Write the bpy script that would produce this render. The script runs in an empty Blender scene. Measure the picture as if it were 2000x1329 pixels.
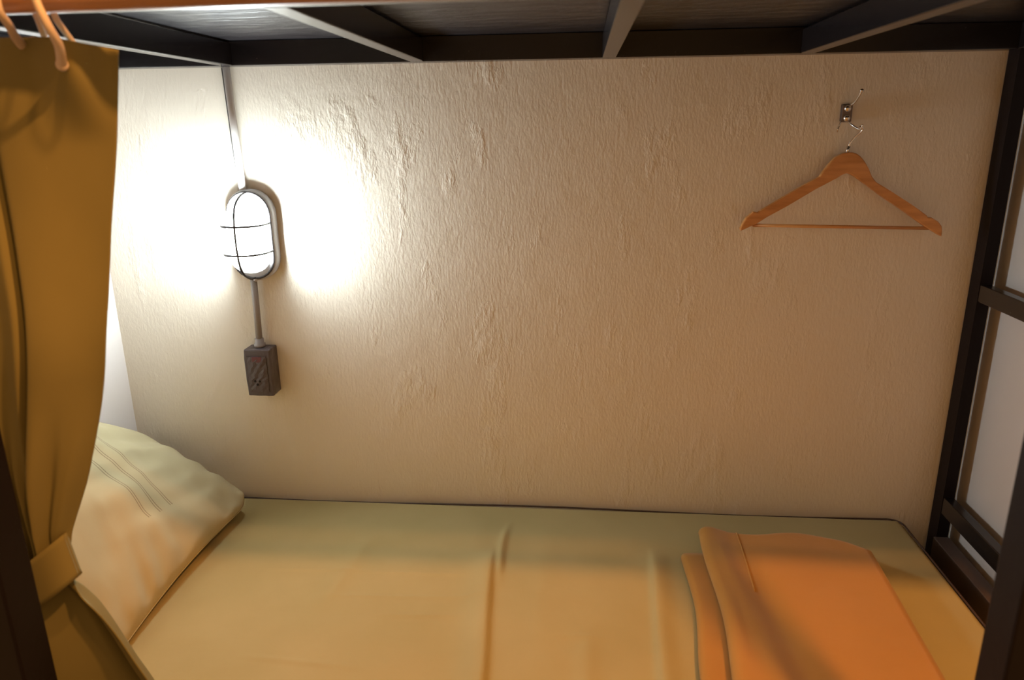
import bpy, bmesh, math, random
from mathutils import Vector, Matrix, noise
C = bpy.context.scene
COL = C.collection
random.seed(4)

# ---------------------------------------------------------------- camera
cam_data = bpy.data.cameras.new('camera')
cam = bpy.data.objects.new('camera', cam_data); COL.objects.link(cam); C.camera = cam
cam_data.sensor_width = 36; cam_data.lens = 1423.42 / 2000 * 36
r = Vector((0.995725, 0.091477, -0.012787)); d = Vector((0.01369, -0.28307, -0.959001)); f = Vector((-0.091346, 0.954727, -0.283113))
M = Matrix((r, -d, -f)).transposed().to_4x4(); M.translation = Vector((1.14164, -1.65575, 0.91725))
cam.matrix_world = M
cam_data.clip_start = 0.02
cam_data.dof.use_dof = True; cam_data.dof.focus_distance = 1.75; cam_data.dof.aperture_fstop = 4.5

# ---------------------------------------------------------------- world and room light
w = bpy.data.worlds.new('dim_dormitory'); C.world = w; w.use_nodes = True
w.node_tree.nodes['Background'].inputs[0].default_value = (1.0, 0.50, 0.165, 1)
w.node_tree.nodes['Background'].inputs[1].default_value = 0.55
def ceiling_bulb(x, e):                       # warm bulbs of the dormitory, above and in front of the bunk
    l = bpy.data.lights.new('ceiling_bulb', 'POINT'); l.energy = e; l.color = (1.0, 0.43, 0.11); l.shadow_soft_size = 0.036
    o = bpy.data.objects.new('ceiling_bulb', l); COL.objects.link(o); o.location = (x, -1.40, 2.0); return o
ceiling_bulb(1.20, 34.0); ceiling_bulb(1.78, 118.0)
LAMP_E = 216.0
C.view_settings.view_transform = 'Standard'; C.view_settings.look = 'None'
C.view_settings.gamma = 1; C.view_settings.exposure = 0.0; C.view_settings.use_curve_mapping = False

# ---------------------------------------------------------------- materials
def mat(name, col, rough=0.6, metal=0.0, emis=None, sheen=0.0, trans=0.0, spec=None, coat=0.0):
    m = bpy.data.materials.new(name); m.use_nodes = True; b = m.node_tree.nodes['Principled BSDF']
    b.inputs['Base Color'].default_value = (*col, 1); b.inputs['Roughness'].default_value = rough; b.inputs['Metallic'].default_value = metal
    if sheen: b.inputs['Sheen Weight'].default_value = sheen
    if spec is not None: b.inputs['Specular IOR Level'].default_value = spec
    if coat: b.inputs['Coat Weight'].default_value = coat; b.inputs['Coat Roughness'].default_value = 0.12
    if emis: b.inputs['Emission Color'].default_value = (*emis[0], 1); b.inputs['Emission Strength'].default_value = emis[1]
    if trans: b.inputs['Transmission Weight'].default_value = trans
    return m
def nd(m, t, **k):
    n = m.node_tree.nodes.new(t)
    for a, v in k.items():
        if a in n.inputs.keys(): n.inputs[a].default_value = v
        else: setattr(n, a, v)
    return n
def lk(m, a, b): m.node_tree.links.new(a, b)
def coords(m, scale=(1, 1, 1), rot=(0, 0, 0), kind='Object'):
    tc = nd(m, 'ShaderNodeTexCoord'); mp = nd(m, 'ShaderNodeMapping')
    mp.inputs['Scale'].default_value = scale; mp.inputs['Rotation'].default_value = rot
    lk(m, tc.outputs[kind], mp.inputs['Vector']); return mp.outputs['Vector']
def ntex(m, vec, scale, detail=4, rough=0.5):
    n = nd(m, 'ShaderNodeTexNoise'); n.inputs['Scale'].default_value = scale; n.inputs['Detail'].default_value = detail
    n.inputs['Roughness'].default_value = rough; lk(m, vec, n.inputs['Vector']); return n.outputs['Fac']
def bump(m, pairs):
    """pairs = [(height socket, strength, distance)] chained into the normal"""
    prev = None
    for h, s, dist in pairs:
        b = nd(m, 'ShaderNodeBump'); b.inputs['Strength'].default_value = s; b.inputs['Distance'].default_value = dist
        lk(m, h, b.inputs['Height'])
        if prev: lk(m, prev, b.inputs['Normal'])
        prev = b.outputs['Normal']
    lk(m, prev, m.node_tree.nodes['Principled BSDF'].inputs['Normal'])
def ramp(m, fac, stops):
    n = nd(m, 'ShaderNodeValToRGB'); e = n.color_ramp.elements
    while len(e) < len(stops): e.new(0.5)
    for el, (p, c) in zip(e, stops): el.position = p; el.color = (*c, 1)
    lk(m, fac, n.inputs['Fac']); return n.outputs['Color']
def basecol(m, sock): lk(m, sock, m.node_tree.nodes['Principled BSDF'].inputs['Base Color'])

# painted plaster with brush strokes and lumps
plaster = mat('painted_plaster', (.76, .72, .66), 0.42, spec=0.5)
v = coords(plaster, (1, 1, .35)); v2 = coords(plaster)
strokes = ntex(plaster, v, 190, 4, .6); lumps = ntex(plaster, v2, 16, 4, .5); fine = ntex(plaster, coords(plaster, (1, 1, .6)), 60, 3)
sc = ramp(plaster, ntex(plaster, coords(plaster, (1, 1, .45)), 9, 6, .65), [(.0, (0, 0, 0)), (.56, (0, 0, 0)), (.72, (1, 1, 1)), (1, (1, 1, 1))])
bump(plaster, [(strokes, .42, .0020), (fine, .16, .004), (lumps, .10, .012), (sc, .35, .005)])
basecol(plaster, ramp(plaster, ntex(plaster, v2, 3, 3), [(.3, (.80, .745, .63)), (.7, (.84, .785, .67))]))
smooth_plaster = mat('smooth_painted_plaster', (.68, .64, .61), 0.55)
bump(smooth_plaster, [(ntex(smooth_plaster, coords(smooth_plaster), 30, 4), .12, .004)])
concrete = mat('floor_concrete', (.16, .12, .09), .7)
basecol(concrete, ramp(concrete, ntex(concrete, coords(concrete), 6, 5), [(.3, (.12, .09, .07)), (.7, (.2, .16, .12))]))
# enamelled steel
steel = mat('brown_black_enamelled_steel', (.010, .009, .010), .24, spec=.7)
bump(steel, [(ntex(steel, coords(steel), 28, 4), .06, .004), (ntex(steel, coords(steel), 200, 2), .05, .001)])
basecol(steel, ramp(steel, ntex(steel, coords(steel), 120, 3), [(.3, (.008, .007, .008)), (.72, (.013, .011, .013)), (.80, (.07, .055, .05))]))
post_steel = mat('satin_brown_black_steel', (.007, .004, .005), .5, spec=.18)
bump(post_steel, [(ntex(post_steel, coords(post_steel), 60, 4), .15, .002)])
board_m = mat('dark_varnished_plywood', (.014, .012, .013), .3)
bump(board_m, [(ntex(board_m, coords(board_m, (1, 2.5, 1)), 14, 5), .5, .012)])
basecol(board_m, ramp(board_m, ntex(board_m, coords(board_m, (1, 3, 1)), 9, 5), [(.3, (.010, .008, .009)), (.7, (.028, .024, .026))]))
# cloths
def cloth(name, c1, c2, rough=.85, weave=900, sheen=.15, wr=0.0, tr=0.0):
    m = mat(name, c1, rough, sheen=sheen * .5, spec=.15)
    vv = coords(m); basecol(m, ramp(m, ntex(m, vv, 5, 4), [(.3, c1), (.7, c2)]))
    ps = [(ntex(m, vv, weave, 2), .12, .0008)]
    if wr: ps.append((ntex(m, coords(m, (.5, 1, 1)), 22, 4), wr, .006))
    bump(m, ps); return m
sheet_m = cloth('sage_cotton_sheet', (.355, .295, .13), (.395, .325, .15), .75, wr=.10)
pillow_m = cloth('sage_cotton_pillowcase', (.40, .35, .205), (.44, .385, .235), .8, wr=.12)
# two rows of stitched pinstripes across the pillowcase (UV space)
uvn = nd(pillow_m, 'ShaderNodeUVMap'); sep = nd(pillow_m, 'ShaderNodeSeparateXYZ'); lk(pillow_m, uvn.outputs[0], sep.inputs[0])
sk_ = nd(pillow_m, 'ShaderNodeMath', operation='MULTIPLY_ADD'); lk(pillow_m, sep.outputs['X'], sk_.inputs[0]); sk_.inputs[1].default_value = -.12; lk(pillow_m, sep.outputs['Y'], sk_.inputs[2])
acc = None
for c_ in (.385, .397, .455, .467, .530, .542):
    a = nd(pillow_m, 'ShaderNodeMath', operation='SUBTRACT'); lk(pillow_m, sk_.outputs[0], a.inputs[0]); a.inputs[1].default_value = c_
    b = nd(pillow_m, 'ShaderNodeMath', operation='ABSOLUTE'); lk(pillow_m, a.outputs[0], b.inputs[0])
    c = nd(pillow_m, 'ShaderNodeMath', operation='LESS_THAN'); lk(pillow_m, b.outputs[0], c.inputs[0]); c.inputs[1].default_value = .0017
    if acc is None: acc = c.outputs[0]
    else:
        s = nd(pillow_m, 'ShaderNodeMath', operation='MAXIMUM'); lk(pillow_m, acc, s.inputs[0]); lk(pillow_m, c.outputs[0], s.inputs[1]); acc = s.outputs[0]
lim = nd(pillow_m, 'ShaderNodeMath', operation='GREATER_THAN'); lk(pillow_m, sep.outputs['X'], lim.inputs[0]); lim.inputs[1].default_value = .24
lm = nd(pillow_m, 'ShaderNodeMath', operation='MULTIPLY'); lk(pillow_m, acc, lm.inputs[0]); lk(pillow_m, lim.outputs[0], lm.inputs[1]); acc = lm.outputs[0]
mx = nd(pillow_m, 'ShaderNodeMix', data_type='RGBA'); src = pillow_m.node_tree.nodes['Principled BSDF'].inputs['Base Color'].links[0].from_socket
lk(pillow_m, acc, mx.inputs[0]); lk(pillow_m, src, mx.inputs[6]); mx.inputs[7].default_value = (.20, .155, .09, 1); basecol(pillow_m, mx.outputs[2])
blanket_m = cloth('orange_fleece', (.36, .18, .036), (.40, .20, .045), .95, 500, .4, wr=.18)
curtain_m = cloth('mustard_canvas', (.195, .172, .075), (.22, .195, .088), .95, 700, 0)
piping_m = mat('dark_brown_piping', (.05, .026, .016), .6)
foam_m = cloth('brown_mattress_side', (.30, .25, .15), (.33, .28, .17))
slatwood = mat('dark_plywood_bed_base', (.085, .06, .05), .6)
wood = mat('lacquered_beech', (.60, .27, .08), .38, coat=.3)
wv = coords(wood, (3, 20, 20), (0, .5, 0))
basecol(wood, ramp(wood, ntex(wood, wv, 4, 5), [(.3, (.50, .21, .05)), (.7, (.72, .34, .11))]))
rodwood = mat('reddish_wooden_rod', (.42, .16, .08), .4, coat=.2)
basecol(rodwood, ramp(rodwood, ntex(rodwood, coords(rodwood, (2, 30, 30)), 3, 4), [(.3, (.34, .16, .09)), (.7, (.50, .27, .16))]))
ring_m = mat('pale_pink_plastic', (.64, .54, .50), .35)
dull = mat('dull_nickel', (.16, .14, .14), .35, 1.0)
chrome = mat('chrome', (.80, .77, .74), .22, 1.0)
lampgrey = mat('grey_cast_metal', (.46, .45, .45), .45, .2)
bump(lampgrey, [(ntex(lampgrey, coords(lampgrey), 60, 3), .1, .002)])
cagewire = mat('dark_guard_wire', (.05, .045, .045), .4, .6)
pvc = mat('pale_grey_pvc_conduit', (.78, .76, .73), .42)
pvc_d = mat('grey_pvc_conduit', (.30, .275, .26), .45)
shade_strip_m = mat('dark_grey_shade_strip', (.10, .095, .09), .5)  # shadow tone for the strip beside the upper conduit
tape = mat('grey_insulating_tape', (.095, .080, .088), .33)
bump(tape, [(ntex(tape, coords(tape, (1, 1, .4)), 55, 3), .5, .006)])
redtape = mat('dark_red_tape', (.13, .035, .045), .35)
black = mat('black_hole', (.004, .004, .004), .8)
glow = mat('lit_frosted_glass', (.9, .9, .88), .3, emis=((.86, .96, 1.0), LAMP_E))
# the bulb sits in the upper two thirds of the glass; the lower end only glows
gs = nd(glow, 'ShaderNodeSeparateXYZ'); lk(glow, coords(glow), gs.inputs[0])
gm = nd(glow, 'ShaderNodeMapRange'); gm.inputs['From Min'].default_value = .612; gm.inputs['From Max'].default_value = .654
gm.inputs['To Min'].default_value = 1.3; gm.inputs['To Max'].default_value = LAMP_E
lk(glow, gs.outputs['Z'], gm.inputs['Value']); lk(glow, gm.outputs[0], glow.node_tree.nodes['Principled BSDF'].inputs['Emission Strength'])

# ---------------------------------------------------------------- mesh helpers
def obj(name, bm, m, parent=None, smooth=False):
    me = bpy.data.meshes.new(name); bmesh.ops.recalc_face_normals(bm, faces=bm.faces); bm.to_mesh(me); bm.free()
    me.materials.append(m)
    if smooth:
        for p in me.polygons: p.use_smooth = True
    o = bpy.data.objects.new(name, me); COL.objects.link(o)
    if parent is not None:
        o.parent = parent; o.matrix_parent_inverse = Matrix.Translation(-parent_world(parent))
    return o
def parent_world(p):
    v = Vector((0, 0, 0))
    while p is not None: v += p.location + (p.matrix_parent_inverse.translation if p.parent else Vector((0, 0, 0))); p = p.parent
    return v
def thing(name, label, cat, loc, group=None):
    o = bpy.data.objects.new(name, None); o.empty_display_size = .05; COL.objects.link(o); o.location = loc
    o['label'] = label; o['category'] = cat
    if group: o['group'] = group
    return o
def tag(o, label, cat, group=None):
    o['label'] = label; o['category'] = cat
    if group: o['group'] = group
    return o
def struct(name, bm, m):
    o = obj(name, bm, m); o['kind'] = 'structure'; return o
def box(x0, x1, y0, y1, z0, z1, bev=0.0, bm=None, seg=2):
    b = bmesh.new(); bmesh.ops.create_cube(b, size=1)
    for v_ in b.verts: v_.co = Vector(((x0 + x1) / 2 + v_.co.x * (x1 - x0), (y0 + y1) / 2 + v_.co.y * (y1 - y0), (z0 + z1) / 2 + v_.co.z * (z1 - z0)))
    if bev: bmesh.ops.bevel(b, geom=b.edges[:], offset=bev, segments=seg, profile=.5, affect='EDGES')
    if bm is None: return b
    merge(bm, b); return bm
def merge(bm, b):
    me = bpy.data.meshes.new('t'); b.to_mesh(me); b.free(); bm.from_mesh(me); bpy.data.meshes.remove(me)
def tube(pts, rad, n=12, bm=None, closed=False, caps=True):
    b = bmesh.new() if bm is None else bm
    pts = [Vector(p) for p in pts]; N = len(pts); rings = []
    rads = rad if isinstance(rad, (list, tuple)) else [rad] * N
    up = None
    for i, p in enumerate(pts):
        if closed: t = pts[(i + 1) % N] - pts[i - 1]
        else: t = pts[min(i + 1, N - 1)] - pts[max(i - 1, 0)]
        t.normalize()
        if up is None: up = t.orthogonal().normalized()
        up = (up - t * up.dot(t)).normalized(); s_ = t.cross(up)
        rings.append([b.verts.new(p + (up * math.cos(2 * math.pi * k / n) + s_ * math.sin(2 * math.pi * k / n)) * rads[i]) for k in range(n)])
    for i in range(N if closed else N - 1):
        A, B = rings[i], rings[(i + 1) % N]
        off = 0
        if closed and i == N - 1:
            off = min(range(n), key=lambda q: (B[q].co - A[0].co).length)
        for k in range(n): b.faces.new((A[k], A[(k + 1) % n], B[(k + 1 + off) % n], B[(k + off) % n]))
    if caps and not closed: b.faces.new(rings[0][::-1]); b.faces.new(rings[-1])
    return b
def catmull(P, k=8):
    P = [Vector(p) for p in P]; out = []
    for i in range(len(P) - 1):
        a, b_, c_, d_ = P[max(i - 1, 0)], P[i], P[i + 1], P[min(i + 2, len(P) - 1)]
        for j in range(k):
            t = j / k
            out.append(.5 * ((2 * b_) + (c_ - a) * t + (2 * a - 5 * b_ + 4 * c_ - d_) * t * t + (3 * b_ - a - 3 * c_ + d_) * t ** 3))
    out.append(P[-1]); return out
def ball(c, r_, bm=None, sx=1, sy=1, sz=1):
    b = bmesh.new(); bmesh.ops.create_uvsphere(b, u_segments=20, v_segments=12, radius=r_)
    for v_ in b.verts: v_.co = Vector((v_.co.x * sx, v_.co.y * sy, v_.co.z * sz)) + Vector(c)
    if bm is None: return b
    merge(bm, b); return bm
def grid(fn, nu, nv, uv=False, closed_u=False):
    b = bmesh.new(); V = [[b.verts.new(fn(i / nu, j / nv)) for j in range(nv + 1)] for i in range(nu + 1)]
    lay = b.loops.layers.uv.new('UVMap') if uv else None
    for i in range(nu):
        for j in range(nv):
            fc = b.faces.new((V[i][j], V[i + 1][j], V[i + 1][j + 1], V[i][j + 1]))
            if uv:
                for lp, (a, c_) in zip(fc.loops, ((i, j), (i + 1, j), (i + 1, j + 1), (i, j + 1))): lp[lay].uv = (a / nu, c_ / nv)
    return b
def lerp(a, b_, t): return a + (b_ - a) * t
def smooth(a, b_, x):
    t = max(0, min(1, (x - a) / (b_ - a))); return t * t * (3 - 2 * t)
def table(T, z):          # piecewise smooth lookup, T sorted by first column, rows of floats
    if z <= T[0][0]: return T[0][1:]
    for i in range(len(T) - 1):
        if z <= T[i + 1][0]:
            x0, x1 = T[i][0], T[i + 1][0]; t = (z - x0) / (x1 - x0); n = len(T[0]); o = []
            for k in range(1, n):
                p0 = T[max(i - 1, 0)]; p3 = T[min(i + 2, len(T) - 1)]
                m1 = (T[i + 1][k] - p0[k]) / (x1 - p0[0]) * (x1 - x0); m2 = (p3[k] - T[i][k]) / (p3[0] - x0) * (x1 - x0)
                o.append((2 * t**3 - 3 * t * t + 1) * T[i][k] + (t**3 - 2 * t * t + t) * m1 + (-2 * t**3 + 3 * t * t) * T[i + 1][k] + (t**3 - t * t) * m2)
            return o
    return T[-1][1:]

# ---------------------------------------------------------------- room shell
FZ = -0.50
struct('wall_back', box(-.1, 2.15, 0, .1, FZ, 2.2), plaster)
struct('wall_left', box(-.1, 0, -1.1, 0, FZ, 2.2), smooth_plaster)
struct('wall_right', box(2.045, 2.15, -1.1, 0, FZ, 2.2), smooth_plaster)
struct('floor', box(-.1, 2.15, -2.6, 0, FZ - .1, FZ), concrete)

# ---------------------------------------------------------------- bunk bed
bed = thing('bunk_bed', 'dark brown-black steel bunk bed frame around the lower berth, against the wall', 'bunk bed', (1.02, -.45, FZ))
RZ = 1.048
B = .0015
obj('wall_rail', box(.004, 2.0, -.04, -.002, RZ, RZ + .05, B), steel, bed)
obj('front_rail', box(.004, 2.03, -.826, -.786, RZ, RZ + .05, B), steel, bed)
for x in (.374, .793, 1.196, 1.592):
    obj('slat', box(x - .014, x + .014, -.786, -.04, RZ, RZ + .046, B), steel, bed)
obj('end_rail', box(1.99, 2.018, -.786, -.04, RZ, RZ + .05, B), steel, bed)
obj('end_rail', box(.004, .034, -.786, -.04, RZ, RZ + .05, B), steel, bed)
obj('upper_deck', box(.004, 2.03, -.826, -.002, RZ + .0505, RZ + .068), board_m, bed)
for y0, y1 in ((-.046, -.006), (-.826, -.786)):
    obj('post', box(1.992, 2.018, y0, y1, FZ, RZ), post_steel, bed)
obj('post', box(.004, .034, -.046, -.006, FZ, -.10), steel, bed)
for x0 in (.417, 1.597):
    pst = obj('post', box(x0, x0 + .048, -.97, -.92, FZ, 1.25, .003), post_steel, bed)
    obj('bracket', box(x0 + .004, x0 + .044, -.92, -.8265, RZ + .078, RZ + .10), steel, bed)
    obj('bracket', box(x0 + .004, x0 + .044, -.826, -.79, RZ + .069, RZ + .10), steel, bed)
for z0, z1 in ((.030, .072), (.540, .577)):
    obj('end_bar', box(1.993, 2.016, -.786, -.046, z0, z1, .002), steel, bed)
obj('end_bed_rail', box(1.985, 2.020, -.786, -.046, -.150, -.032, .002), slatwood, bed)
obj('side_bed_rail', box(.034, 2.02, -.919, -.885, -.17, -.11, .002), steel, bed)
obj('bed_base', box(.006, 1.984, -.884, -.006, -.125, -.105), slatwood, bed)

# ---------------------------------------------------------------- mattress with fitted sheet
MX0, MX1, MY0, MY1, MT = .006, 1.915, -.825, -.020, .104
ridges = [  # (polyline x(y), height, left width, right width, y extent far, near)
    ([(-.868, .990), (-.63, .983), (-.45, .968), (-.30, .958), (-.20, .955)], .0160, .036, .009, -.19, -1.0),
    ([(-.40, .985), (-.20, .975), (-.09, .982)], .0105, .009, .008, -.085, -.38),
    ([(-.868, 1.29), (-.54, 1.297), (-.232, 1.312)], .0120, .010, .026, -.17, -.75),
    ([(-.60, .62), (-.427, .641), (-.199, .668)], .0042, .03, .018, -.14, -.50),
    ([(-.868, 1.16), (-.5, 1.165)], .0048, .02, .02, -.45, -1.0),
    ([(-.868, 1.075), (-.15, 1.07)], .0022, .02, .03, -.12, -.6),
    ([(-.3, .905), (-.05, .915)], .0022, .02, .02, -.08, -.35),
]
cross = [(-.42, .60, 1.0, .0016, .05), (-.47, .72, .96, .0018, .045), (-.335, .45, .95, .0013, .02), (-.50, 1.06, 1.24, .0015, -.03), (-.60, .5, .8, .0014, -.06)]
def mat_top(x, y):
    z = 0.0
    for P, h, wl, wr, yf, yn in ridges:
        P = sorted(P); cx = table([(a, b_) for a, b_ in P], y)[0]
        e = smooth(yf + .0, yf - .12, y) * (1 - smooth(yn + .12, yn, y)) if yn > -.95 else smooth(yf, yf - .12, y)
        dx = x - cx; wd = wl if dx < 0 else wr
        z += h * e * math.exp(-(dx / wd) ** 2)
    for yc, xa, xb, h, sl in cross:
        e = smooth(xa, xa + .1, x) * (1 - smooth(xb - .1, xb, x)); dy = y - (yc + sl * (x - xa))
        z += h * e * math.exp(-(dy / .006) ** 2)
    z += .0022 * noise.noise(Vector((x * 4, y * 5, 1.3))) + .0007 * noise.noise(Vector((x * 9, y * 22, 5)))
    m_ = min(x - MX0, MX1 - x, y - MY0, MY1 - y)
    return z * smooth(0, .05, m_) + .004 * smooth(0, .10, m_) - .004 - .006 * (1 - smooth(0, .010, m_))
CR = .030
def clampc(x, y):       # rounded corners in plan
    cx = max(MX0 + CR, min(MX1 - CR, x)); cy = max(MY0 + CR, min(MY1 - CR, y)); dv = Vector((x - cx, y - cy))
    L_ = dv.length; mxn = max(abs(dv.x), abs(dv.y))
    if abs(dv.x) > 1e-6 and abs(dv.y) > 1e-6: dv *= mxn / L_
    return cx + dv.x, cy + dv.y
def fy(v_): return v_
nx, ny = 420, 190
def mtop(u, v_):
    x, y = clampc(lerp(MX0, MX1, u), lerp(MY0, MY1, v_)); return Vector((x, y, mat_top(x, y)))
mattress = thing('mattress', 'thin single mattress in a sage green fitted sheet with dark piping, lying on the bed', 'mattress', (1.0, -.45, -.105))
top = grid(mtop, nx, ny)
bnd = [e for e in top.edges if e.is_boundary]
ex = bmesh.ops.extrude_edge_only(top, edges=bnd); nv_ = [g for g in ex['geom'] if isinstance(g, bmesh.types.BMVert)]
for v_ in nv_: v_.co.z = -.1045
ee = [g for g in ex['geom'] if isinstance(g, bmesh.types.BMEdge) and g.is_boundary]
try: bmesh.ops.contextual_create(top, geom=ee)
except Exception: pass
obj('sheet', top, sheet_m, mattress, True)
def wavy(x, y): return -.0065 + .003 * math.sin(x * 6.1 + 1.5) * (1 if y > -.5 else .3)
pp = []
def perim(k):
    pts = []
    def arc(cx, cy, a0):
        for j in range(7):
            a = math.radians(a0 + 15 * j); pts.append((cx + CR * math.cos(a), cy + CR * math.sin(a)))
    arc(MX1 - CR, MY1 - CR, 0)
    for j in range(1, 60): pts.append((lerp(MX1 - CR, MX0 + CR, j / 60), MY1))
    arc(MX0 + CR, MY1 - CR, 90)
    for j in range(1, 20): pts.append((MX0, lerp(MY1 - CR, MY0 + CR, j / 20)))
    arc(MX0 + CR, MY0 + CR, 180)
    for j in range(1, 60): pts.append((lerp(MX0 + CR, MX1 - CR, j / 60), MY0))
    arc(MX1 - CR, MY0 + CR, 270)
    for j in range(1, 20): pts.append((MX1, lerp(MY0 + CR, MY1 - CR, j / 20)))
    return pts
pp = [(x, y, wavy(x, y)) for x, y in perim(0)]
obj('piping', tube(pp, .0022, 8, closed=True), piping_m, mattress, True)

# ---------------------------------------------------------------- pillow leaning on the left wall
BR, FR, BL, FL = Vector((.336, -.092, .030)), Vector((.330, -.670, .014)), Vector((.026, -.040, .165)), Vector((.026, -.60, .52))
BRm = BR.lerp(FR, .5)
def pil(u, v_, side):     # u: bottom edge -> top edge, v: back -> front
    # push sides inwards a little between the corners
    uu = u; P = (BR.lerp(FR, v_)).lerp(BL.lerp(FL, v_), uu)
    nrm = (BL - BR).cross(FR - BR).normalized()
    if nrm.z < 0: nrm = -nrm
    a = 4 * u * (1 - u); b_ = 4 * v_ * (1 - v_)
    puff = (a ** .36) * (b_ ** .28)
    inx = .016 * math.sin(math.pi * v_) * (1 - 2 * u); P += (BL - BR).normalized() * inx
    iny = .012 * math.sin(math.pi * u) * (1 - 2 * v_); P += (FR - BR).normalized() * iny
    for cu, cv in ((u, v_), (u, 1 - v_), (1 - u, v_), (1 - u, 1 - v_)):
        k = max(0, 1 - cu / .16) * max(0, 1 - cv / .12)
        P += ((BR + FR + BL + FL) / 4 - P).normalized() * .026 * k * k
    th = .060 * puff if side > 0 else -.045 * puff
    # wrinkles running in from the edges
    ed = math.exp(-u * 7); w_ = 0
    w_ += .0085 * ed * (math.sin(v_ * 38 + 3 * math.sin(v_ * 9) + u * 14) * (.4 + .9 * abs(noise.noise(Vector((v_ * 6, 3, 1))))) + 1.2 * noise.noise(Vector((u * 6, v_ * 15, 4)))) * smooth(0, .03, u)
    w_ += .0035 * math.exp(-v_ * 9) * math.sin(u * 32 + v_ * 10) * smooth(0, .03, v_)
    w_ += .016 * noise.noise(Vector((u * 3.2, v_ * 4.2, 2.0))) * puff
    w_ += .009 * noise.noise(Vector((u * 9, v_ * 7, 7.0))) * puff
    q = P + nrm * (th + (w_ if side > 0 else 0) * min(1, puff * 2.5))
    q.x = max(q.x, .004); q.y = min(q.y, -.006)
    q.z = max(q.z, mat_top(q.x, max(min(q.y, MY1), MY0)) + .003)
    return q
pb = grid(lambda u, v_: pil(u, v_, 1), 110, 130, uv=True); merge(pb, grid(lambda u, v_: pil(u, v_, -1), 60, 70, uv=True))
pillow = thing('pillow', 'plump sage green pillow with stitched pinstripes, propped against the left wall', 'pillow', (.18, -.36, .0))
obj('pillowcase', pb, pillow_m, pillow, True)
seam = [pil(0, t / 40, 1) + Vector((.001, 0, 0)) for t in range(41)]
obj('seam', tube(seam, .0012, 6), pillow_m, pillow, True)

# ---------------------------------------------------------------- folded blanket
blanket = thing('folded_blanket', 'folded orange fleece blanket lying at the foot end of the mattress', 'blanket', (1.57, -.5, .003))
prof = []
def arcp(cx, cz, r_, a0, a1, n=8):
    for j in range(n + 1):
        a = math.radians(lerp(a0, a1, j / n)); prof.append((cx + r_ * math.cos(a), cz + r_ * math.sin(a)))
T2 = .0042
def seg(xa, za, xb, zb, n):
    for j in range(n): prof.append((lerp(xa, xb, j / n), lerp(za, zb, j / n)))
seg(1.740, .0075, 1.400, .0075, 34); arcp(1.386, .0165, .0090, 270, 90); seg(1.395, .0255, 1.744, .0255, 34); arcp(1.746, .0320, .0065, -90, 90)
seg(1.744, .0385, 1.452, .0385, 28); arcp(1.432, .0515, .0130, 270, 90); seg(1.440, .0645, 1.470, .058, 5); seg(1.470, .058, 1.755, .0515, 30); prof.append((1.757, .0500))
NP = len(prof)
prof2 = []
for i, (x, z) in enumerate(prof):
    a = prof[max(i - 1, 0)]; b_ = prof[min(i + 1, NP - 1)]; tx, tz = b_[0] - a[0], b_[1] - a[1]; L_ = math.hypot(tx, tz) or 1
    prof2.append((x, z, -tz / L_, tx / L_))
NY = 90; bb = bmesh.new(); rows = []
for j in range(NY + 1):
    v_ = j / NY; y = lerp(-.190, -.78, v_); row = []
    for i, (x, z, nx_, nz_) in enumerate(prof2):
        t = i / NP
        up = smooth(.50, .62, t)                  # upper pair of leaves
        yy = y + (1 - v_) * (.0 * up - .052 * (1 - up) * 1.0)
        yy += (1 - v_) * (.008 * math.cos((x - 1.42) * 31) * (1 if t > .5 else .5) - .040 * smooth(1.68, 1.765, x) ** 2.2)
        xx = x - .020 * v_ * smooth(.0, 1, (1.77 - x) / .3) - .028 * v_ * smooth(1.6, 1.76, x)
        xx += .006 * math.sin(y * 14 + t * 3) * (1 - smooth(1.4, 1.5, x))
        edge = smooth(0, .05, v_)
        zz = z * (.72 + .28 * edge)
        if t > .775:                                 # top leaf undulates and has a soft valley
            vx = 1.505 + .055 * (v_ - .35)
            zz += .004 * math.sin((x - 1.45) * 16) * (.5 + .5 * v_) + .004 * noise.noise(Vector((x * 7, y * 5, 3)))
            zz -= .007 * math.exp(-((x - vx) / .022) ** 2) * smooth(.12, .5, v_)
            zz += .005 * math.exp(-((x - vx + .045) / .02) ** 2) * smooth(.05, .4, v_)
        zz += .0012 * noise.noise(Vector((x * 9, y * 9, t * 9)))
        th = T2 * (.35 + .65 * smooth(0, .02, v_) )
        A = bb.verts.new((xx + nx_ * th, yy, max(zz + nz_ * th, .0045))); B_ = bb.verts.new((xx - nx_ * th, yy, max(zz - nz_ * th, .0045)))
        row.append((A, B_))
    rows.append(row)
for j in range(NY):
    for i in range(NP - 1):
        for s_ in (0, 1): bb.faces.new((rows[j][i][s_], rows[j + 1][i][s_], rows[j + 1][i + 1][s_], rows[j][i + 1][s_]))
    for i in (0, NP - 1): bb.faces.new((rows[j][i][0], rows[j][i][1], rows[j + 1][i][1], rows[j + 1][i][0]))
for j in (0, NY):
    for i in range(NP - 1): bb.faces.new((rows[j][i][0], rows[j][i + 1][0], rows[j][i + 1][1], rows[j][i][1]))
obj('fleece', bb, blanket_m, blanket, True)
# hem stitched along the top leaf
hem_i = min((i for i in range(NP) if i / NP > .785), key=lambda i: abs(prof[i][0] - 1.490))
me_ = bpy.data.objects['fleece'].data
hp = []
for j in range(2, int(NY * .42), 2):
    a = me_.vertices[(j * NP + hem_i) * 2].co; b_ = me_.vertices[(j * NP + hem_i) * 2 + 1].co
    c_ = a if a.z > b_.z else b_; hp.append(c_ + Vector((0, 0, .0004)))
obj('hem', tube(hp, .0018, 6), blanket_m, blanket, True)

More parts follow.
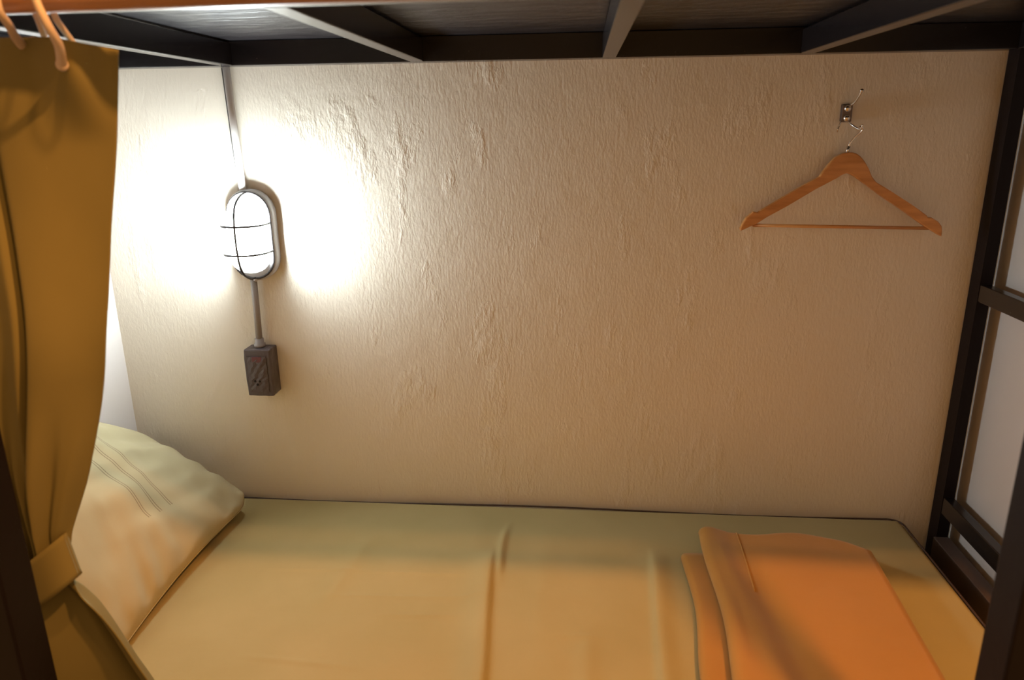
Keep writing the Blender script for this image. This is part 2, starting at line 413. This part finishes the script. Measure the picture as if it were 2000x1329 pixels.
# ---------------------------------------------------------------- bulkhead lamp on the wall
LX, LZ = .381, .678
def stadium(cx, cz, hw, hh, n=14):
    pts = []
    for j in range(n + 1):
        a = math.pi * j / n; pts.append((cx + hw * math.cos(a), cz + (hh - hw) + hw * math.sin(a)))
    for j in range(n + 1):
        a = math.pi + math.pi * j / n; pts.append((cx + hw * math.cos(a), cz - (hh - hw) + hw * math.sin(a)))
    return pts
def loft(levels, cap0=True, cap1=True):     # levels: (hw, hh, y)
    b = bmesh.new(); R_ = []
    for hw, hh, y in levels: R_.append([b.verts.new((x, y, z)) for x, z in stadium(LX, LZ, hw, hh)])
    n = len(R_[0])
    for a, c_ in zip(R_, R_[1:]):
        for k in range(n): b.faces.new((a[k], a[(k + 1) % n], c_[(k + 1) % n], c_[k]))
    if cap0: b.faces.new(R_[0])
    if cap1: b.faces.new(R_[-1][::-1])
    return b
lamp = thing('bulkhead_lamp', 'lit oval bulkhead wall lamp with a wire guard, on the conduit left of centre', 'wall lamp', (LX, 0, LZ))
obj('housing', loft([(.054, .104, 0), (.056, .106, -.004), (.056, .106, -.022), (.052, .102, -.028), (.047, .097, -.030)]), lampgrey, lamp, True)
lv = []
for j in range(10):
    a = j / 9 * math.pi / 2; lv.append((.006 + .038 * math.cos(a), .046 + .040 * math.cos(a), -.031 - .066 * math.sin(a)))
g_ = obj('glass', loft(lv), glow, lamp, True); g_['label'] = 'glowing white frosted glass'
def cage_bar(pts): return tube(catmull(pts, 6), .0026, 8)
gd = cage_bar([(LX, -.028, LZ + .099), (LX, -.060, LZ + .094), (LX, -.094, LZ + .072), (LX, -.106, LZ + .03), (LX, -.106, LZ - .03), (LX, -.094, LZ - .072), (LX, -.060, LZ - .094), (LX, -.028, LZ - .099)])
for dz in (-.034, .030):
    merge(gd, cage_bar([(LX - .050, -.028, LZ + dz), (LX - .048, -.068, LZ + dz), (LX - .031, -.098, LZ + dz), (LX, -.1065, LZ + dz), (LX + .031, -.098, LZ + dz), (LX + .048, -.068, LZ + dz), (LX + .050, -.028, LZ + dz)]))
merge(gd, tube([(x, -.031, z) for x, z in stadium(LX, LZ, .0505, .100)], .0026, 8, closed=True))
obj('wire_guard', gd, cagewire, lamp, True)
obj('screw', ball((LX, -.030, LZ - .103), .005), lampgrey, lamp, True)

cu = thing('conduit', 'grey conduit pipe rising from the wall lamp up to the bunk frame', 'conduit', (.366, 0, .78), 'conduit on the wall')
obj('pipe', tube([(.361, -.014, 1.047), (.364, -.014, .90), (.367, -.014, .776)], .0080, 14), pvc, cu, True)
obj('shade_strip', tube([(.348, -.004, 1.047), (.351, -.004, .90), (.356, -.004, .775)], .0030, 10), shade_strip_m, cu, True)  # thin dark strip modelled in place of the shadow left of the pipe
cl = thing('conduit', 'short grey conduit pipe between the wall lamp and the socket box', 'conduit', (.366, 0, .5))
obj('pipe', tube([(.371, -.020, .579), (.370, -.020, .50), (.368, -.020, .424)], .0078, 14), pvc_d, cl, True)
cb = tube([(.368, -.020, .428), (.368, -.020, .416), (.368, -.020, .415), (.368, -.020, .4075), (.368, -.020, .4068)], [.0105, .0105, .0135, .0135, .012], 14)
obj('coupling', cb, pvc_d, cl, True)

sk = thing('socket_box', 'grey taped surface socket box below the wall lamp', 'socket', (.367, 0, .35))
b = box(.337, .402, -.048, 0, .2885, .4065, .003)
bmesh.ops.subdivide_edges(b, edges=b.edges[:], cuts=5, use_grid_fill=True)
for v_ in b.verts:
    if v_.co.y < -.004: v_.co += Vector((1, .4, .5)) * .0022 * noise.noise(v_.co * 45)
obj('box', b, tape, sk)
# socket plate, creased tape around it and the three holes
b = bmesh.new(); prev = None
for i in range(13):
    t = i / 12; z = lerp(.300, .390, t); row = []
    for k in range(7):
        x = lerp(.345, .393, k / 6); row.append(b.verts.new((x + .001 * math.sin(z * 300), -.0505 - .0022 * abs(math.sin(k * 1.7 + i * .8)) * (0 if k in (0, 6) or i in (0, 12) else 1), z)))
    if prev:
        for k in range(6): b.faces.new((prev[k], prev[k + 1], row[k + 1], row[k]))
    prev = row
bnd = [e for e in b.edges if e.is_boundary]; ex = bmesh.ops.extrude_edge_only(b, edges=bnd)
for g in ex['geom']:
    if isinstance(g, bmesh.types.BMVert): g.co.y = -.047
obj('face_plate', b, tape, sk)
b = bmesh.new()
for (x, z, ww, hh) in ((.3605, .328, .0024, .0030), (.3725, .328, .0024, .0030), (.3665, .320, .0028, .0026)):
    b2 = tube([(x, -.0505, z), (x, -.0535, z)], ww, 12); merge(b, b2)
obj('pin_hole', b, black, sk)
obj('tape_patch', box(.358, .382, -.0522, -.0488, .376, .390, .001), redtape, sk)['label'] = 'dark red tape'

# ---------------------------------------------------------------- coat hook and hanger
hk = thing('coat_hook', 'small chrome wall hook with three prongs, above the clothes hanger', 'hook', (1.686, 0, .932))
b = box(1.680, 1.701, -.012, 0, .914, .950, .002)
obj('back_plate', b, dull, hk)
b = ball((1.690, -.014, .941), .0070, None, 1, .8, 1.0); ball((1.690, -.014, .922), .0070, b, 1, .9, 1)
obj('boss', b, chrome, hk, True)
obj('prong', tube(catmull([(1.692, -.008, .944), (1.698, -.026, .952), (1.701, -.040, .964), (1.702, -.046, .972)], 6), .0022, 8), chrome, hk, True)
obj('prong_tip', ball((1.7025, -.047, .9745), .0042), chrome, hk, True)
for s_, ex_, ez in ((-1, 1.665, .896), (1, 1.7115, .902)):
    obj('prong', tube(catmull([(1.686 + s_ * .006, -.010, .916), (1.686 + s_ * .012, -.024, .909), (lerp(1.686, ex_, .85), -.034, .901), (ex_, -.042, ez), (ex_ + s_ * .001, -.046, ez + .006)], 6), .0020, 8), chrome, hk, True)
hangout = [(1.6426, 0.8048), (1.6486, 0.8153), (1.6559, 0.8261), (1.6633, 0.836), (1.6709, 0.8444), (1.6783, 0.8486), (1.6855, 0.8519), (1.6923, 0.8535), (1.6978, 0.854), (1.7049, 0.8534), (1.7121, 0.8511), (1.7206, 0.8454), (1.7276, 0.8383), (1.7342, 0.8297), (1.7396, 0.8198), (1.7485, 0.8041), (1.7583, 0.7926), (1.7917, 0.7723), (1.8377, 0.7432), (1.8656, 0.7242), (1.869, 0.7195), (1.876, 0.7195), (1.8899, 0.711), (1.8974, 0.7022), (1.9004, 0.689), (1.9, 0.6801), (1.8939, 0.683), (1.8662, 0.6993), (1.8225, 0.7301), (1.7733, 0.7623), (1.7363, 0.7884), (1.7149, 0.8029), (1.7058, 0.8081), (1.6971, 0.811), (1.6889, 0.8082), (1.6757, 0.8002), (1.6354, 0.7774), (1.5811, 0.744), (1.5396, 0.7204), (1.5174, 0.7055), (1.5046, 0.7004), (1.4946, 0.6956), (1.486, 0.692), (1.4842, 0.6965), (1.4892, 0.7085), (1.4957, 0.7205), (1.5094, 0.7324), (1.5198, 0.7309), (1.5266, 0.7362), (1.579, 0.7675), (1.6115, 0.7877)]
hg = thing('clothes_hanger', 'light wooden clothes hanger with trouser bar, hanging from the chrome wall hook', 'hanger', (1.69, -.03, .77))
b = bmesh.new(); vs = [b.verts.new((x, -.020, z)) for x, z in hangout]; fc = b.faces.new(vs)
ex = bmesh.ops.extrude_face_region(b, geom=[fc])
for g in ex['geom']:
    if isinstance(g, bmesh.types.BMVert): g.co.y = -.033
big = [f_ for f_ in b.faces if len(f_.verts) > 10]
edges = {e for f_ in big for e in f_.edges}
bmesh.ops.bevel(b, geom=list(edges), offset=.0022, segments=2, profile=.5, affect='EDGES', clamp_overlap=True)
bmesh.ops.triangulate(b, faces=[f_ for f_ in b.faces if len(f_.verts) > 8])
for v_ in b.verts: v_.co.y -= .012 * min(1, ((v_.co.x - 1.695) / .2) ** 2)      # shoulders curve forward
obj('shoulders', b, wood, hg)
obj('trouser_bar', tube([(1.512, -.0375, .7030), (1.878, -.0375, .6965)], .0036, 12), wood, hg, True)
obj('hanger_hook', tube(catmull([(1.6938, -.0265, .850), (1.6965, -.0265, .862), (1.698, -.027, .872), (1.706, -.029, .884), (1.7140, -.034, .893), (1.7165, -.038, .900), (1.713, -.040, .9045), (1.708, -.0400, .903)], 8), .0022, 10), chrome, hg, True)
obj('collar', tube([(1.6938, -.0265, .850), (1.6965, -.0265, .866)], .0036, 10), chrome, hg, True)

# ---------------------------------------------------------------- curtain rod, rings, curtain
rod = obj('curtain_rod', tube([(.02, -.856, 1.0515), (.6, -.856, 1.0530), (1.2, -.856, 1.0545), (2.03, -.856, 1.057)], .0140, 20), rodwood, None, True)
tag(rod, 'reddish wooden curtain rod running along the front of the upper bunk', 'curtain rod')
def ring(front, back, tip, lab):
    t = thing('curtain_ring', lab, 'curtain ring', (front[0][0], -.856, 1.05), 'pink plastic curtain rings')
    tx, ty, tz = tip; x0 = front[0][0]; xb = back[0]
    P = [(xb, -.8345, 1.044), (xb + .004, -.8365, 1.064), ((x0 + xb) / 2, -.857, 1.0758), (x0 - .002, -.880, 1.066)] + front + [tip]
    L_ = catmull(P, 6); n = len(L_)
    obj('front_arm', tube(L_, [.0036 + .0022 * (i / n) ** 3 for i in range(n)], 12), ring_m, t, True)
    Q = [(xb, -.8345, 1.044), (xb, -.8300, 1.034), (back[1], -.806, 1.012), (lerp(back[1], tx, .6), -.804, tz + .012), (tx - .001, ty + .008, tz + .003), tip]
    obj('back_arm', tube(catmull(Q, 6), .0034, 12), ring_m, t, True)
    obj('tip', ball(tip, .0066, None, 1, 1, 1.1), ring_m, t, True)
ring([(.583, -.8885, 1.047), (.588, -.884, 1.022), (.583, -.866, 1.005)], (.561, .560), (.566, -.842, .988), 'pink plastic curtain ring with its rounded tip hanging in front of the curtain')
ring([(.540, -.8885, 1.040), (.532, -.868, 1.026), (.514, -.838, 1.018)], (.539, .525), (.499, -.806, 1.008), 'pink plastic curtain ring at the left edge, its lower end hidden by the curtain')

# rows of the curtain: z, left x, right x, y, fold depth, right-edge fold
CT = [  # traced widths; see hang below
      (.0, .34, .600, -.848, .020, 0), (.10, .36, .568, -.842, .022, 0), (.175, .372, .537, -.848, .020, 0), (.269, .385, .496, -.853, .016, 0), (.320, .390, .462, -.858, .012, 0), (.345, .392, .456, -.860, .010, 0),
      (.391, .385, .462, -.860, .012, 0), (.412, .378, .469, -.860, .014, 0), (.491, .355, .503, -.860, .018, 0), (.597, .345, .543, -.860, .018, 0), (.70, .345, .570, -.860, .015, 0), (.789, .345, .593, -.862, .012, 0), (.90, .345, .622, -.863, .009, 0), (1.012, .345, .645, -.864, .006, 0)]
CRS = [(.0, .30), (.30, .42), (.391, .58), (.491, .56), (.582, .56), (.70, .57), (.777, .545), (.877, .50), (1.02, .46)]   # where the main crease runs across the width
def curt(s_, t):
    z = lerp(.0, 1.008, t); xl, xr, y, a, _ = table(CT, z); c_ = table(CRS, z)[0]
    up = smooth(.38, .47, z)
    x = lerp(xl, xr, s_)
    d_ = s_ - c_
    # upper curtain: broad flat panel right of a sharp crease
    wv_ = -.9 * a * math.cos(min(1, max(0, d_ / max(.05, 1 - c_))) * math.pi * 1.15 - .5) if d_ > 0 else -.55 * a * math.cos((d_ / c_) * math.pi * 2.6)
    wv_ += 1.5 * a * math.exp(-(d_ / .028) ** 2) * smooth(1.0, .86, z)
    # towards the tie: more gathers
    g = smooth(.62, .44, z)
    wv_ += g * .55 * a * math.sin(s_ * 25 + 1.2) - .5 * a * g * math.exp(-((s_ - .80) / .05) ** 2)
    # below the tie: front flap and a deep fold near the right edge
    lo = -.8 * a * math.cos(s_ * 5) + 1.25 * a * math.exp(-((s_ - .74) / .05) ** 2) - .1 * a * smooth(.86, .98, s_)
    k = smooth(.36, .30, z)
    y += lerp(wv_, lo, k)
    zt = z + t ** 16 * (.006 - .20 * max(0, x - .575))
    P = Vector((x, y + .0015 * noise.noise(Vector((x * 20, 0, z * 8))), zt))
    hang = .048 * smooth(.62, .92, z) * (1 - .50 * (1 - smooth(.0, .045, abs(x - .590))) * smooth(.90, .985, z))             # the cloth hangs a little behind the rod and is drawn forward at the tie
    O = Vector((1.1416, -1.6557, .9172)); return O + (P - O) * ((P.y + hang - O.y) / (P.y - O.y))
cb = grid(curt, 120, 240)
curtain = thing('curtain', 'mustard canvas curtain gathered with a tieback beside the left post', 'curtain', (.45, -.86, .3))
co = obj('cloth', cb, curtain_m, curtain, True)
so = co.modifiers.new('thickness', 'SOLIDIFY'); so.thickness = .0016
def band(u, v_):           # closed loop round the gathered cloth, tilted up to the right
    a = 2 * math.pi * u; rx, ry = .040, .024
    x = .426 + rx * math.cos(a) + .010 * v_; y = -.861 + ry * math.sin(a)
    mid = .340 + (x - .42) * .75; return Vector((x - .012 * (v_ - .5) * 0, y, mid + (.5 - v_) * .070 - .005))
bo = obj('tieback', grid(band, 48, 8), curtain_m, curtain, True)
so = bo.modifiers.new('thickness', 'SOLIDIFY'); so.thickness = .0025
